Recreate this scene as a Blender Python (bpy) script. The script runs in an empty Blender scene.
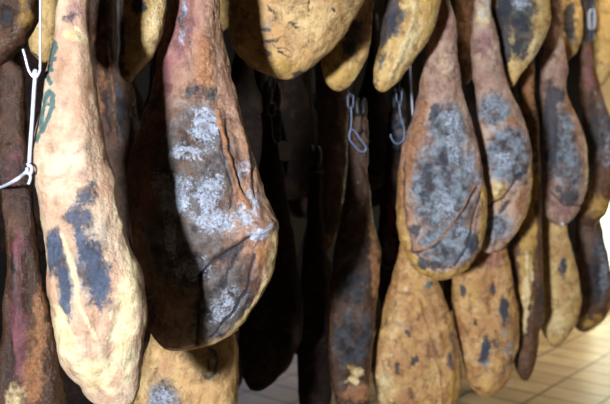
import bpy, bmesh, math, random
import numpy as np
from mathutils import Vector, Matrix

S = bpy.context.scene
COL = S.collection
# ------------------------------------------------------------ camera, world, lights, exposure
F = 850.0
CAMZ = 1.55
PITCH = math.atan(88.0 / F)
cam_d = bpy.data.cameras.new('camera'); cam = bpy.data.objects.new('camera', cam_d); COL.objects.link(cam)
cam.location = (0, 0, CAMZ)
cam.rotation_euler = (math.pi / 2 - PITCH, 0, 0)
cam_d.lens = F / 610 * 36; cam_d.sensor_width = 36
cam_d.dof.use_dof = True; cam_d.dof.focus_distance = 1.5; cam_d.dof.aperture_fstop = 5.0
cam_d.clip_start = 0.05
S.camera = cam

w = bpy.data.worlds.new('world'); S.world = w; w.use_nodes = True
w.node_tree.nodes['Background'].inputs[0].default_value = (0.55, 0.65, 0.9, 1)
w.node_tree.nodes['Background'].inputs[1].default_value = 0.006

def area(name, loc, aim, sx, sy, power, col, spread=180):
    d = bpy.data.lights.new(name, 'AREA'); d.shape = 'RECTANGLE'; d.size = sx; d.size_y = sy
    d.energy = power; d.color = col; d.spread = math.radians(spread)
    o = bpy.data.objects.new(name, d); COL.objects.link(o); o.location = loc
    o.rotation_euler = (Vector(aim) - Vector(loc)).to_track_quat('-Z', 'Y').to_euler()
    return o
area('key_light', (-1.04, -1.75, 1.68), (0.3, 2.3, 1.35), 0.20, 0.22, 27, (0.86, 0.93, 1.0), 75)
area('aisle_light', (1.3, 3.0, 2.62), (0.9, 3.0, 1.0), 0.5, 0.5, 7, (1.0, 0.82, 0.60))
area('end_light', (2.55, 5.5, 2.75), (2.3, 5.8, 0.0), 0.6, 0.4, 22, (1.0, 0.80, 0.58), 110)
S.view_settings.view_transform = 'Standard'; S.view_settings.look = 'None'
S.view_settings.gamma = 1; S.view_settings.use_curve_mapping = False
S.view_settings.exposure = 0.74

# ------------------------------------------------------------ helpers
def P(px, py, Y):
    u = (px - 305) / F; v = (202 - py) / F
    d = Vector((u, math.cos(PITCH) + v * math.sin(PITCH), -math.sin(PITCH) + v * math.cos(PITCH)))
    d *= Y / d.y
    return Vector((d.x, d.y, d.z + CAMZ))
def srgb(r, g, b):
    f = lambda c: (c / 255 / 12.92) if c / 255 <= 0.04045 else ((c / 255 + 0.055) / 1.055) ** 2.4
    return (f(r), f(g), f(b), 1)
def tag(o, label=None, cat=None, group=None, kind=None):
    if label: o['label'] = label
    if cat: o['category'] = cat
    if group: o['group'] = group
    if kind: o['kind'] = kind
    return o
def link_mesh(name, verts, faces, mat, parent=None, smooth=True, loc=(0, 0, 0)):
    me = bpy.data.meshes.new(name)
    me.from_pydata([tuple(v) for v in verts], [], [tuple(f) for f in faces]); me.update()
    if smooth: me.polygons.foreach_set('use_smooth', [True] * len(me.polygons))
    o = bpy.data.objects.new(name, me); COL.objects.link(o)
    if mat: me.materials.append(mat)
    if parent: o.parent = parent
    o.location = loc
    return o
def tube_data(pts, r, n=10, closed=False, flat=1.0):
    pts = [Vector(p) for p in pts]; m = len(pts); vs = []; fs = []
    up = None
    for i, p in enumerate(pts):
        a = pts[i - 1] if (i > 0 or closed) else p
        b = pts[(i + 1) % m] if (i < m - 1 or closed) else p
        t = (b - a).normalized()
        if up is None:
            up = Vector((0, 1, 0)) if abs(t.y) < 0.9 else Vector((1, 0, 0))
        s = t.cross(up).normalized(); up = s.cross(t).normalized()
        rr = r[i] if isinstance(r, (list, tuple)) else r
        for k in range(n):
            q = 2 * math.pi * k / n
            vs.append(p + s * (rr * math.cos(q)) + up * (rr * flat * math.sin(q)))
    for i in range(m if closed else m - 1):
        j = (i + 1) % m
        for k in range(n):
            k2 = (k + 1) % n
            fs.append((i * n + k, i * n + k2, j * n + k2, j * n + k))
    if not closed:
        fs.append(tuple(range(n))[::-1]); fs.append(tuple((m - 1) * n + k for k in range(n)))
    return vs, fs
def smooth_path(pts, k=6):
    pts = [Vector(p) for p in pts]; out = []
    for i in range(len(pts) - 1):
        p0 = pts[max(i - 1, 0)]; p1 = pts[i]; p2 = pts[i + 1]; p3 = pts[min(i + 2, len(pts) - 1)]
        for j in range(k):
            t = j / k
            out.append(0.5 * ((2 * p1) + (p2 - p0) * t + (2 * p0 - 5 * p1 + 4 * p2 - p3) * t * t + (3 * p1 - p0 - 3 * p2 + p3) * t ** 3))
    out.append(pts[-1]); return out
def merge(parts):
    V = []; Fc = []
    for vs, fs in parts:
        o = len(V); V += list(vs); Fc += [tuple(i + o for i in f) for f in fs]
    return V, Fc
def box_data(c, sz, rz=0):
    R = Matrix.Rotation(rz, 3, 'Z'); c = Vector(c); vs = []
    for dz in (-.5, .5):
        for dx, dy in ((-.5, -.5), (.5, -.5), (.5, .5), (-.5, .5)):
            vs.append(c + R @ Vector((dx * sz[0], dy * sz[1], dz * sz[2])))
    return vs, [(3, 2, 1, 0), (4, 5, 6, 7), (0, 1, 5, 4), (1, 2, 6, 5), (2, 3, 7, 6), (3, 0, 4, 7)]

# ------------------------------------------------------------ node materials
def new_mat(name):
    m = bpy.data.materials.new(name); m.use_nodes = True
    return m, m.node_tree, m.node_tree.nodes['Principled BSDF']
def nd(t, kind, **k):
    n = t.nodes.new(kind)
    for a, b in k.items(): setattr(n, a, b)
    return n
def simple_mat(name, col, rough=0.5, metal=0.0, var=0.15, scale=40, bump=0.1):
    m, t, b = new_mat(name)
    tc = nd(t, 'ShaderNodeTexCoord'); nz = nd(t, 'ShaderNodeTexNoise'); nz.inputs['Scale'].default_value = scale
    nz.inputs['Detail'].default_value = 5
    t.links.new(tc.outputs['Object'], nz.inputs['Vector'])
    mx = nd(t, 'ShaderNodeMix', data_type='RGBA')
    mx.inputs[6].default_value = tuple(c * (1 - var) for c in col[:3]) + (1,)
    mx.inputs[7].default_value = tuple(min(1, c * (1 + var)) for c in col[:3]) + (1,)
    t.links.new(nz.outputs[0], mx.inputs[0]); t.links.new(mx.outputs[2], b.inputs['Base Color'])
    b.inputs['Roughness'].default_value = rough; b.inputs['Metallic'].default_value = metal
    bp = nd(t, 'ShaderNodeBump'); bp.inputs['Strength'].default_value = bump; bp.inputs['Distance'].default_value = 0.002
    t.links.new(nz.outputs[0], bp.inputs['Height']); t.links.new(bp.outputs[0], b.inputs['Normal'])
    return m
M_STEEL = simple_mat('galvanised_steel', srgb(92, 102, 128), 0.45, 0.5)
M_WIRE = simple_mat('bright_wire', srgb(215, 205, 222), 0.28, 0.35)
M_CORD = simple_mat('white_cord', srgb(205, 210, 230), 0.6, bump=0.4, scale=300)
M_DARKCORD = simple_mat('shaded_cord', srgb(52, 46, 42), 0.8)  # cord colour darkened to stand in for the shade on the deep hams
M_TAG = simple_mat('pale_plastic', srgb(150, 155, 165), 0.5)
M_HOOF = simple_mat('dark_hoof', srgb(30, 27, 28), 0.5, scale=60, var=0.4)
M_WOOD = simple_mat('dark_beam', srgb(60, 45, 35), 0.7)

LAYERS = ['y', 'o', 'p', 'c', 'g', 'w', 'k', 'i']
def ham_mat(name, a, b, seed=0.0, gray=(104, 110, 120), rough=0.27, fleck=0.5, streak=0.4, grime_amt=1.0, blotch=.75, spec=.5, dark=(30, 32, 42), cream=(232, 208, 158)):
    m, t, bs = new_mat(name)
    L = t.links.new
    tc = nd(t, 'ShaderNodeTexCoord'); mp = nd(t, 'ShaderNodeMapping')
    mp.inputs['Location'].default_value = (seed, seed * 1.7, seed * 0.6)
    L(tc.outputs['Object'], mp.inputs['Vector'])
    def noise(scale, detail=6, rough_=0.6, vec=None, dist=0.0):
        n = nd(t, 'ShaderNodeTexNoise'); n.inputs['Scale'].default_value = scale
        n.inputs['Detail'].default_value = detail; n.inputs['Roughness'].default_value = rough_
        n.inputs['Distortion'].default_value = dist
        L((vec or mp).outputs[0], n.inputs['Vector']); return n.outputs[0]
    def math_(op, x, y, clamp=False):
        n = nd(t, 'ShaderNodeMath', operation=op, use_clamp=clamp)
        for i, v in enumerate((x, y)):
            if hasattr(v, 'links'): L(v, n.inputs[i])
            else: n.inputs[i].default_value = v
        return n.outputs[0]
    def ramp(x, lo, hi):
        n = nd(t, 'ShaderNodeMapRange'); n.inputs[1].default_value = lo; n.inputs[2].default_value = hi
        L(x, n.inputs[0]); return n.outputs[0]
    def mix(f, x, y):
        n = nd(t, 'ShaderNodeMix', data_type='RGBA')
        if hasattr(f, 'links'): L(f, n.inputs[0])
        else: n.inputs[0].default_value = f
        for i, v in ((6, x), (7, y)):
            if hasattr(v, 'links'): L(v, n.inputs[i])
            else: n.inputs[i].default_value = v
        return n.outputs[2]
    n_lo = noise(14, 4); n_mid = ramp(noise(42, 9, 0.66), .28, .72); n_hi = ramp(noise(190, 6, 0.7), .28, .72)
    n_d = ramp(noise(34, 10, 0.74, dist=0.6), .28, .72); n_w = ramp(noise(75, 9, 0.72, dist=1.2), .28, .72)
    st = nd(t, 'ShaderNodeMapping'); st.inputs['Scale'].default_value = (1, 1, 0.16); L(mp.outputs[0], st.inputs['Vector'])
    n_st = noise(75, 5, 0.6, st)
    n_lo2 = ramp(noise(24, 7, 0.7, dist=1.0), .28, .72)
    n_g = math_('ADD', math_('MULTIPLY', n_d, .62), math_('MULTIPLY', n_hi, .38)); n_k = math_('ADD', math_('MULTIPLY', n_w, .6), math_('MULTIPLY', n_hi, .4))
    A = srgb(*a); B = srgb(*b)
    base = mix(ramp(n_lo, 0.35, 0.65), A, B)
    base = mix(math_('MULTIPLY', ramp(n_lo2, .5, .95), blotch), base, (B[0] * .62, B[1] * .46, B[2] * .34, 1))
    base = mix(math_('MULTIPLY', ramp(n_st, 0.5, 0.75), streak, True), base, tuple(c * 0.55 for c in B[:3]) + (1,))
    base = mix(math_('MULTIPLY', ramp(n_mid, 0.55, 0.95), 0.5), base, tuple(c * 0.6 for c in B[:3]) + (1,))
    rough_acc = rough
    cols = {'y': (mix(n_mid, srgb(218, 178, 92), srgb(176, 126, 58)), n_mid, 1.6, 0.85),
            'o': (mix(n_hi, srgb(204, 142, 92), srgb(112, 70, 48)), n_d, 1.8, 0.85),
            'p': (mix(n_d, srgb(160, 88, 92), srgb(98, 60, 84)), n_mid, 1.3, 0.68),
            'c': (mix(n_mid, srgb(*cream), srgb(212, 178, 124)), n_mid, 1.8, 1.0),
            'g': (mix(math_('MULTIPLY', ramp(n_lo2, .55, .9), .5), mix(ramp(n_mid, .25, .75), srgb(*gray), srgb(int(gray[0] * .3), int(gray[1] * .31), int(gray[2] * .36))), srgb(164, 112, 70)), n_g, 2.2, 0.9),
            'w': (mix(n_hi, srgb(215, 222, 238), srgb(140, 150, 172)), n_k, 4.5, 0.85),
            'k': (mix(math_('ADD', math_('MULTIPLY', n_mid, .7), math_('MULTIPLY', n_hi, .3)), srgb(int(dark[0] * .6), int(dark[1] * .6), int(dark[2] * .6)), srgb(min(255, int(dark[0] * 2.4)), min(255, int(dark[1] * 2.4)), min(255, int(dark[2] * 2.2)))), n_k, 3.6, 0.92),
            'i': (srgb(14, 92, 96), n_hi, 4.0, 0.85)}
    mask = {}
    for ly in LAYERS:
        at = nd(t, 'ShaderNodeAttribute', attribute_name='m_' + ly)
        c, nz, k, mx = cols[ly]
        f = math_('MULTIPLY', math_('MULTIPLY', math_('SUBTRACT', math_('MULTIPLY', at.outputs['Fac'], 1.32), math_('MULTIPLY', nz, 1.0)), k, True), mx)
        mask[ly] = f
        base = mix(f, base, c)
    grime = math_('MULTIPLY', ramp(math_('ADD', math_('MULTIPLY', n_lo2, .5), math_('MULTIPLY', n_d, .5)), 0.48, 0.85), 0.8, True)
    base = mix(math_('MULTIPLY', grime, grime_amt), base, srgb(74, 48, 34))
    # small dark flecks
    base = mix(math_('MULTIPLY', ramp(n_hi, 0.8, 0.98), fleck, True), base, srgb(70, 48, 34))
    L(base, bs.inputs['Base Color'])
    r = math_('ADD', rough, math_('MULTIPLY', mask['g'], 0.22))
    r = math_('ADD', r, math_('MULTIPLY', math_('ADD', mask['k'], mask['w']), 0.2))
    r = math_('ADD', r, math_('MULTIPLY', math_('SUBTRACT', n_mid, 0.5), 0.3), True)
    L(r, bs.inputs['Roughness'])
    bs.inputs['Specular IOR Level'].default_value = spec
    h = math_('ADD', math_('MULTIPLY', n_mid, 0.6), math_('MULTIPLY', n_hi, 0.3))
    h = math_('ADD', h, math_('MULTIPLY', n_st, 0.35))
    h = math_('ADD', h, math_('MULTIPLY', math_('MULTIPLY', math_('ADD', mask['g'], mask['o']), n_d), 1.2))
    h = math_('ADD', h, math_('MULTIPLY', mask['w'], 0.25))
    h = math_('SUBTRACT', h, math_('MULTIPLY', mask['k'], 0.25))
    bp = nd(t, 'ShaderNodeBump'); bp.inputs['Strength'].default_value = 0.8; bp.inputs['Distance'].default_value = 0.0055
    L(h, bp.inputs['Height']); L(bp.outputs[0], bs.inputs['Normal'])
    return m

# ------------------------------------------------------------ numpy noise
_rng = np.random.RandomState(7)
_tab = _rng.rand(4096)
def vnoise(x, y, z):
    xi = np.floor(x).astype(int); yi = np.floor(y).astype(int); zi = np.floor(z).astype(int)
    fx = x - xi; fy = y - yi; fz = z - zi
    fx = fx * fx * (3 - 2 * fx); fy = fy * fy * (3 - 2 * fy); fz = fz * fz * (3 - 2 * fz)
    h = lambda a, b, c: _tab[(a * 73856093 ^ b * 19349663 ^ c * 83492791) & 4095]
    r = 0
    for dx in (0, 1):
        for dy in (0, 1):
            for dz in (0, 1):
                r = r + h(xi + dx, yi + dy, zi + dz) * (fx if dx else 1 - fx) * (fy if dy else 1 - fy) * (fz if dz else 1 - fz)
    return r
def fbm(x, y, z, o=4):
    r = 0; a = 0.5; s = 0
    for k in range(o):
        r = r + a * vnoise(x + 17 * k, y + 5 * k, z + 31 * k); s += a; a *= 0.55; x = x * 2.03; y = y * 2.03; z = z * 2.03
    return r / s
def pchip(xs, ys, q):
    xs = np.array(xs, float); ys = np.array(ys, float); h = np.diff(xs); d = np.diff(ys) / h
    m = np.zeros(len(xs)); m[0] = d[0]; m[-1] = d[-1]
    for i in range(1, len(xs) - 1):
        if d[i - 1] * d[i] > 0: m[i] = 2 * d[i - 1] * d[i] / (d[i - 1] + d[i])
    i = np.clip(np.searchsorted(xs, q) - 1, 0, len(h) - 1)
    t = (q - xs[i]) / h[i]
    return ((1 + 2 * t) * (1 - t) ** 2 * ys[i] + t * (1 - t) ** 2 * h[i] * m[i] + t * t * (3 - 2 * t) * ys[i + 1] + t * t * (t - 1) * h[i] * m[i + 1])

def seg_dist(px, py, pts):
    d = np.full(px.shape, 1e9)
    for (x0, y0), (x1, y1) in zip(pts[:-1], pts[1:]):
        vx, vy = x1 - x0, y1 - y0
        t = np.clip(((px - x0) * vx + (py - y0) * vy) / (vx * vx + vy * vy + 1e-9), 0, 1)
        d = np.minimum(d, np.hypot(px - x0 - t * vx, py - y0 - t * vy))
    return d

# generic upper ham profile above the widest point: (height above widest as fraction of L, width fraction)
GEN = [(0.10, 0.97), (0.22, 0.78), (0.33, 0.52), (0.42, 0.38), (0.50, 0.31), (0.56, 0.33)]
GROUP = 'cured hams hanging on the drying rack'
BEAM_DIR = Vector((0.61, 0.79, 0)).normalized(); BEAM_N = Vector((0.79, -0.61, 0)).normalized()
BEAM_Z = 2.70; BEAM_STEP = 0.24
def beam_point(p):
    n = p.dot(BEAM_N); s = p.dot(BEAM_DIR)
    k = round(n / BEAM_STEP)
    return BEAM_DIR * s + BEAM_N * (k * BEAM_STEP) + Vector((0, 0, BEAM_Z))

def hoof_data(c, w, h, lean=0.0):
    parts = []
    for s in (-1, 1):
        pts = []; rr = []
        for t, r, off in ((0, .42, .30), (.25, .46, .34), (.5, .44, .40), (.75, .34, .42), (.93, .2, .36), (1, .05, .33)):
            pts.append(c + Vector((s * off * w + lean * t * h, -0.1 * w * t, t * h))); rr.append(r * w)
        parts.append(tube_data(pts, rr, 14, flat=1.2))
    for s in (-1, 1):
        pts = []; rr = []
        for t, r in ((0, .14), (.4, .18), (.8, .12), (1, .03)):
            pts.append(c + Vector((s * .32 * w, .5 * w, -0.1 * h + t * h * .35))); rr.append(r * w)
        parts.append(tube_data(pts, rr, 10))
    return merge(parts)

def ham(label, mat, D, rows, patches=(), strokes=(), bumps=(), depth=0.62, ext=None, topw=None,
        N=120, M=150, seed=0, lump=0.004, sup=2.2, warp=3.0, hoof=True, cord=True, lean=0.0, ridge=0.5, turn=0.0):
    """rows: (py, xl, xr) top to bottom on the ham's own plane; last row is the tip. ext: True adds shank and hoof end above."""
    rows = sorted(rows)
    ppm = F / D
    if ext == 'body':     # the rows only give the lower rump: the rest of the leg goes on above
        y0, xl, xr = rows[0]; wd = xr - xl; cx = (xl + xr) / 2; W = topw or wd
        Lp = W * 2.95
        slope = ((rows[0][1] + rows[0][2]) - (rows[1][1] + rows[1][2])) / 2 / (rows[1][0] - rows[0][0]) * 0.25
        new = [(y0 - f * Lp, cx + slope * f * Lp - W * g / 2, cx + slope * f * Lp + W * g / 2) for f, g in GEN]
        rows = sorted(new + rows)
    elif ext is not None:  # rows give the shank as well: add 'ext' metres of shank above
        y0, xl, xr = rows[0]; wd = xr - xl; cx = (xl + xr) / 2; e = ext * ppm
        rows = sorted(rows + [(y0 - e * .5, cx - wd * .46, cx + wd * .46), (y0 - e, cx - wd * .5, cx + wd * .5)])
    ytop = rows[0][0]; wtop = rows[0][2] - rows[0][1]
    rows = [(ytop - wtop * 0.35, (rows[0][1] + rows[0][2]) / 2 - .5, (rows[0][1] + rows[0][2]) / 2 + .5)] + rows
    ys = [r[0] for r in rows]; w2 = [((r[2] - r[1]) / 2) ** 2 for r in rows]; cxs = [(r[1] + r[2]) / 2 for r in rows]
    w2[-1] = min(w2[-1], 1.0)
    u = np.linspace(0, 1, M)
    # denser sampling at both ends
    uu = 0.5 - 0.5 * np.cos(np.pi * u); uu = 0.45 * uu + 0.55 * u
    yy = ys[0] + (ys[-1] - ys[0]) * uu
    hw = np.sqrt(np.maximum(pchip(ys, w2, yy), 0.04)); cc = pchip(ys, cxs, yy)
    th = np.linspace(0, 2 * np.pi, N, endpoint=False)
    TH, YY = np.meshgrid(th, yy); HW = hw[:, None] * np.ones(N); CC = cc[:, None] * np.ones(N)
    sx = np.sin(TH); cz = -np.cos(TH)           # th=0 faces the aisle (-Y)
    e = 2.0 / sup
    SX = np.sign(sx) * np.abs(sx) ** e; SY = np.sign(cz) * np.abs(cz) ** e
    PX = CC + HW * SX
    # depth of a ham: thicker in the rump, round in the shank
    dr = depth + (0.95 - depth) * np.clip(1 - HW / hw.max() * 1.4, 0, 1)
    DEP = HW * dr * SY
    # world
    X = (PX - 305) / F * D
    v = (202 - YY) / F
    sc = D / (math.cos(PITCH) + v * math.sin(PITCH))
    X = (PX - 305) / F * sc
    Z = CAMZ + (-math.sin(PITCH) + v * math.cos(PITCH)) * sc
    Yw = D + DEP / F * D + lean * (YY - YY.min()) / (np.ptp(YY)) 
    P0 = np.stack([X, Yw, Z], -1)
    # normals of the smooth form
    def normals(Pn):
        du = np.roll(Pn, -1, 1) - np.roll(Pn, 1, 1); dv = np.gradient(Pn, axis=0)
        n = np.cross(du, dv); n /= (np.linalg.norm(n, axis=-1, keepdims=True) + 1e-12)
        cen = Pn.mean(axis=1, keepdims=True)
        if ((Pn - cen) * n).sum() < 0: n = -n
        return n
    Nn = normals(P0)
    so = seed * 3.71
    fade = np.clip(HW / (0.35 * hw.max()), 0, 1) * np.clip((1 - np.abs(uu - .5) * 2) * 12, 0, 1)[:, None]
    n1 = fbm(X * 14 + so, Yw * 14 + 3, Z * 11 + so) - 0.5
    n2 = fbm(X * 55 + so, Yw * 55 + 9, Z * 38 + so) - 0.5
    n3 = 1 - np.abs(fbm(X * 30 + so + 4, Yw * 30, Z * 13 + so) - 0.5) * 6      # long ridges
    disp = (n1 * lump * 4 + n2 * lump * 0.9 + np.clip(n3, 0, 1) * lump * ridge * 0.8) * (0.25 + 0.75 * fade)
    # warp for stains
    wx = (fbm(X * 60 + 2 + so, Yw * 60, Z * 60, 3) - .5) * warp * 4; wy = (fbm(X * 60 + 31 + so, Yw * 60, Z * 60 + 8, 3) - .5) * warp * 4
    QX = PX + wx; QY = YY + wy
    front = np.clip((-cz + 0.25) * 3, 0, 1)
    masks = {k: np.zeros_like(PX) for k in LAYERS}
    for pt in patches:
        ly, x, y, rx, ry = pt[:5]; rot = math.radians(pt[5]) if len(pt) > 5 else 0; stg = pt[6] if len(pt) > 6 else 1
        dx = QX - x; dy = QY - y
        a = dx * math.cos(rot) + dy * math.sin(rot); b = -dx * math.sin(rot) + dy * math.cos(rot)
        r = np.sqrt((a / rx) ** 2 + (b / ry) ** 2)
        if ly == 'w': r = r / 1.3; stg = stg * .92
        g = np.clip((1.35 - r) / 0.95, 0, 1) * stg
        if ly in 'co' and rx > hw.max() * 1.2: masks[ly] = np.maximum(masks[ly], g)
        else: masks[ly] = np.maximum(masks[ly], g * front)
    for stt in strokes:
        ly, pts, wd, stg = stt[:4]; dd = stt[4] if len(stt) > 4 else 0
        d = seg_dist(PX + wx * .25, YY + wy * .25, pts)
        g = np.clip(1.3 - d / wd, 0, 1) * front
        if ly in masks: masks[ly] = np.maximum(masks[ly], g * stg)
        if ly == 'c' or ly == 'o':
            for z_ in ('g', 'k', 'w'): masks[z_] *= (1 - g * min(1, stg))
        if dd: disp += dd * np.exp(-(d / (wd * 1.2)) ** 2) * front
    for (x, y, rx, ry, rot, amp) in bumps:
        rot = math.radians(rot); dx = PX - x; dy = YY - y
        a = dx * math.cos(rot) + dy * math.sin(rot); b = -dx * math.sin(rot) + dy * math.cos(rot)
        disp += amp * np.exp(-((a / rx) ** 2 + (b / ry) ** 2)) * front
    P1 = P0 + Nn * disp[..., None]
    base = Vector((float(X[-1].mean()), D, float(Z[-1].mean())))
    verts = (P1.reshape(-1, 3) - np.array(base)).tolist()
    idx = np.arange(M * N).reshape(M, N)
    a = idx[:-1, :]; b = np.roll(idx, -1, 1)[:-1, :]; c = np.roll(idx, -1, 1)[1:, :]; d_ = idx[1:, :]
    faces = np.stack([a, d_, c, b], -1).reshape(-1, 4)
    # orientation
    p = P1.reshape(-1, 3); mid = M // 2 * N
    f0 = faces[mid]; nn = np.cross(p[f0[1]] - p[f0[0]], p[f0[2]] - p[f0[0]])
    if nn @ Nn.reshape(-1, 3)[f0[0]] < 0: faces = faces[:, ::-1]
    faces = faces.tolist()
    faces.append(idx[0].tolist()); faces.append(idx[-1].tolist()[::-1])
    root = bpy.data.objects.new('cured_ham', None); COL.objects.link(root); root.location = base
    root.empty_display_size = 0.05
    tag(root, label, 'ham', GROUP)
    body = link_mesh('cured_meat', verts, faces, mat, root)
    for k in LAYERS:
        at = body.data.attributes.new('m_' + k, 'FLOAT', 'POINT'); at.data.foreach_set('value', masks[k].reshape(-1).astype(np.float32))
    top = Vector((float(X[2].mean()), float(Yw[2].mean()), float(Z[0].mean())))
    wt = wtop / F * D
    if hoof:
        vs, fs = hoof_data(Vector((0, 0, 0)), wt * 0.62, wt * 1.5)
        link_mesh('hoof', vs, fs, M_HOOF, root, loc=top - base - Vector((0, 0, wt * .25)))
    if cord:
        # rope noose round the shank and the cord up to the beam
        k = int(M * 0.035) + 2
        ring = [Vector(P1[k, j]) + Vector(Nn[k, j]) * 0.002 for j in range(0, N, 4)]
        pr = [tube_data(ring, 0.0028, 7, closed=True)]
        bk = Vector(P1[k, N // 2]) + Vector((0, 0.004, 0)); bp = beam_point(bk)
        pr.append(tube_data([bk, bk + (bp - bk) * .3 + Vector((0, .01, 0)), bp + Vector((0, 0, -.035))], 0.0025, 7))
        vs, fs = merge(pr)
        link_mesh('hanging_cord', [v - base for v in vs], fs, M_DARKCORD if mat in (MG, MI) else M_CORD, root)
    return root

# ------------------------------------------------------------ the room
def wallmat(name, col, sc=6, bump=0.15, rough=0.8):
    return simple_mat(name, col, rough, scale=sc, var=0.12, bump=bump)
M_DARKWALL = wallmat('shade_dark_plaster', srgb(16, 14, 14)); M_ENDWALL = wallmat('cream_plaster', srgb(225, 208, 165))  # dark plaster: near-black colour stands in for the gloom behind the hams
M_CEIL = wallmat('ceiling_boards', srgb(60, 52, 46))
def sn(s, n, z): return BEAM_DIR * s + BEAM_N * n + Vector((0, 0, z))
m2, t2, b2 = new_mat('added_blue_glow')
b2.inputs['Emission Color'].default_value = (0.35, 0.5, 1.0, 1); b2.inputs['Emission Strength'].default_value = 0.3
def tile_mat():
    m, t, b = new_mat('floor_tiles'); L = t.links.new
    tc = nd(t, 'ShaderNodeTexCoord'); mp = nd(t, 'ShaderNodeMapping')
    ang = math.atan2(BEAM_DIR.y, BEAM_DIR.x)
    mp.vector_type = 'POINT'; mp.inputs['Rotation'].default_value = (0, 0, -(ang - math.radians(2.2))); mp.inputs['Location'].default_value = (0.05, TILE_OFF, 0)
    L(tc.outputs['Object'], mp.inputs['Vector'])
    br = nd(t, 'ShaderNodeTexBrick'); br.offset = 0.0; br.inputs['Scale'].default_value = 1.0
    br.inputs['Brick Width'].default_value = 0.20; br.inputs['Row Height'].default_value = 0.32
    br.inputs['Mortar Size'].default_value = 0.007; br.inputs['Mortar Smooth'].default_value = 0.2
    br.inputs['Color1'].default_value = srgb(206, 184, 146); br.inputs['Color2'].default_value = srgb(190, 166, 128)
    br.inputs['Mortar'].default_value = srgb(84, 66, 44)
    L(mp.outputs[0], br.inputs['Vector'])
    nz = nd(t, 'ShaderNodeTexNoise'); nz.inputs['Scale'].default_value = 5; nz.inputs['Detail'].default_value = 6
    L(tc.outputs['Object'], nz.inputs['Vector'])
    mr = nd(t, 'ShaderNodeMapRange'); mr.inputs[1].default_value = .3; mr.inputs[2].default_value = .7; mr.inputs[3].default_value = 0.75; mr.inputs[4].default_value = 1.1
    L(nz.outputs[0], mr.inputs[0])
    mx = nd(t, 'ShaderNodeMix', data_type='RGBA', blend_type='MULTIPLY'); mx.inputs[0].default_value = 1
    L(br.outputs[0], mx.inputs[6]); L(mr.outputs[0], mx.inputs[7]); L(mx.outputs[2], b.inputs['Base Color'])
    b.inputs['Roughness'].default_value = 0.35
    bp = nd(t, 'ShaderNodeBump'); bp.inputs['Strength'].default_value = 0.4; bp.inputs['Distance'].default_value = 0.003; bp.invert = True
    L(br.outputs['Fac'], bp.inputs['Height']); L(bp.outputs[0], b.inputs['Normal'])
    return m
TILE_OFF = -0.025
s0, s1, n0, n1 = -2.4, 6.62, -3.5, 1.5; ZC = 3.0; T = 0.12
def slab(name, pts, mat):
    me = bpy.data.meshes.new(name)
    o = link_mesh(name, pts, [(0, 1, 2, 3), (7, 6, 5, 4), (0, 4, 5, 1), (1, 5, 6, 2), (2, 6, 7, 3), (3, 7, 4, 0)], mat, smooth=False)
    tag(o, kind='structure'); return o
def slab_sn(name, sa, sb, na, nb, za, zb, mat):
    return slab(name, [sn(sa, na, za), sn(sa, nb, za), sn(sb, nb, za), sn(sb, na, za), sn(sa, na, zb), sn(sa, nb, zb), sn(sb, nb, zb), sn(sb, na, zb)], mat)
slab_sn('floor', s0, s1, n0, n1, -T, 0, tile_mat())
slab_sn('ceiling', s0, s1, n0, n1, ZC, ZC + T, M_CEIL)
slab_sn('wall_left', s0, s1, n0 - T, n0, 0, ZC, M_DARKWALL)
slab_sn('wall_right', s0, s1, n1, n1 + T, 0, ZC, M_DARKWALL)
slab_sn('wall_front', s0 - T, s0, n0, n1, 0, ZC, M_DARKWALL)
# end wall around a glazed door
DN0, DN1, DZ = -2.30, -1.45, 1.25
slab_sn('wall_back', s1, s1 + T, DN0, n1, DZ, ZC, M_ENDWALL)
slab_sn('wall_back', s1 - .04, s1 + T, n0, DN0, 0, ZC, M_DARKWALL)  # same end wall, coloured near-black to stand in for unlit gaps
slab_sn('wall_back', s1, s1 + T, DN1, n1, 0, DZ, M_ENDWALL)
mg, tg, bg = new_mat('daylit_pane')
bg.inputs['Base Color'].default_value = (0.8, 0.9, 0.8, 1); bg.inputs['Emission Color'].default_value = (0.86, 1.0, 0.80, 1)
bg.inputs['Emission Strength'].default_value = 1.6
win = slab_sn('window_1', s1 + .05, s1 + .07, DN0 + .05, DN1 - .05, 0.05, DZ - .05, mg)
fr = merge([([sn(a, b, c) for (a, b, c) in ((sa, na, za), (sa, nb, za), (sb, nb, za), (sb, na, za), (sa, na, zb), (sa, nb, zb), (sb, nb, zb), (sb, na, zb))],
             [(0, 1, 2, 3), (7, 6, 5, 4), (0, 4, 5, 1), (1, 5, 6, 2), (2, 6, 7, 3), (3, 7, 4, 0)])
            for sa, sb, na, nb, za, zb in ((s1, s1 + .1, DN0, DN0 + .05, 0, DZ), (s1, s1 + .1, DN1 - .05, DN1, 0, DZ), (s1, s1 + .1, DN0, DN1, DZ - .05, DZ), (s1, s1 + .1, DN0, DN1, 0, .05))])
link_mesh('window_frame', fr[0], fr[1], M_ENDWALL, win, smooth=False)
slab_sn('added_glow_pane', 3.4, 4.8, -3.5, -3.49, 0.05, 0.42, m2)  # added glowing pane, no real window, gives the floor a blue tint
# beams under the ceiling (above the frame) that carry the cords
for k in range(-12, 0):
    n = k * BEAM_STEP
    pts = [sn(0.1, n - .025, BEAM_Z - .03), sn(0.1, n + .025, BEAM_Z - .03), sn(6.1, n + .025, BEAM_Z - .03), sn(6.1, n - .025, BEAM_Z - .03)]
    o = slab('hanging_beam', pts + [p + Vector((0, 0, .3)) for p in pts], M_WOOD); o.name = 'trim_%d' % (k + 13)

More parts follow.
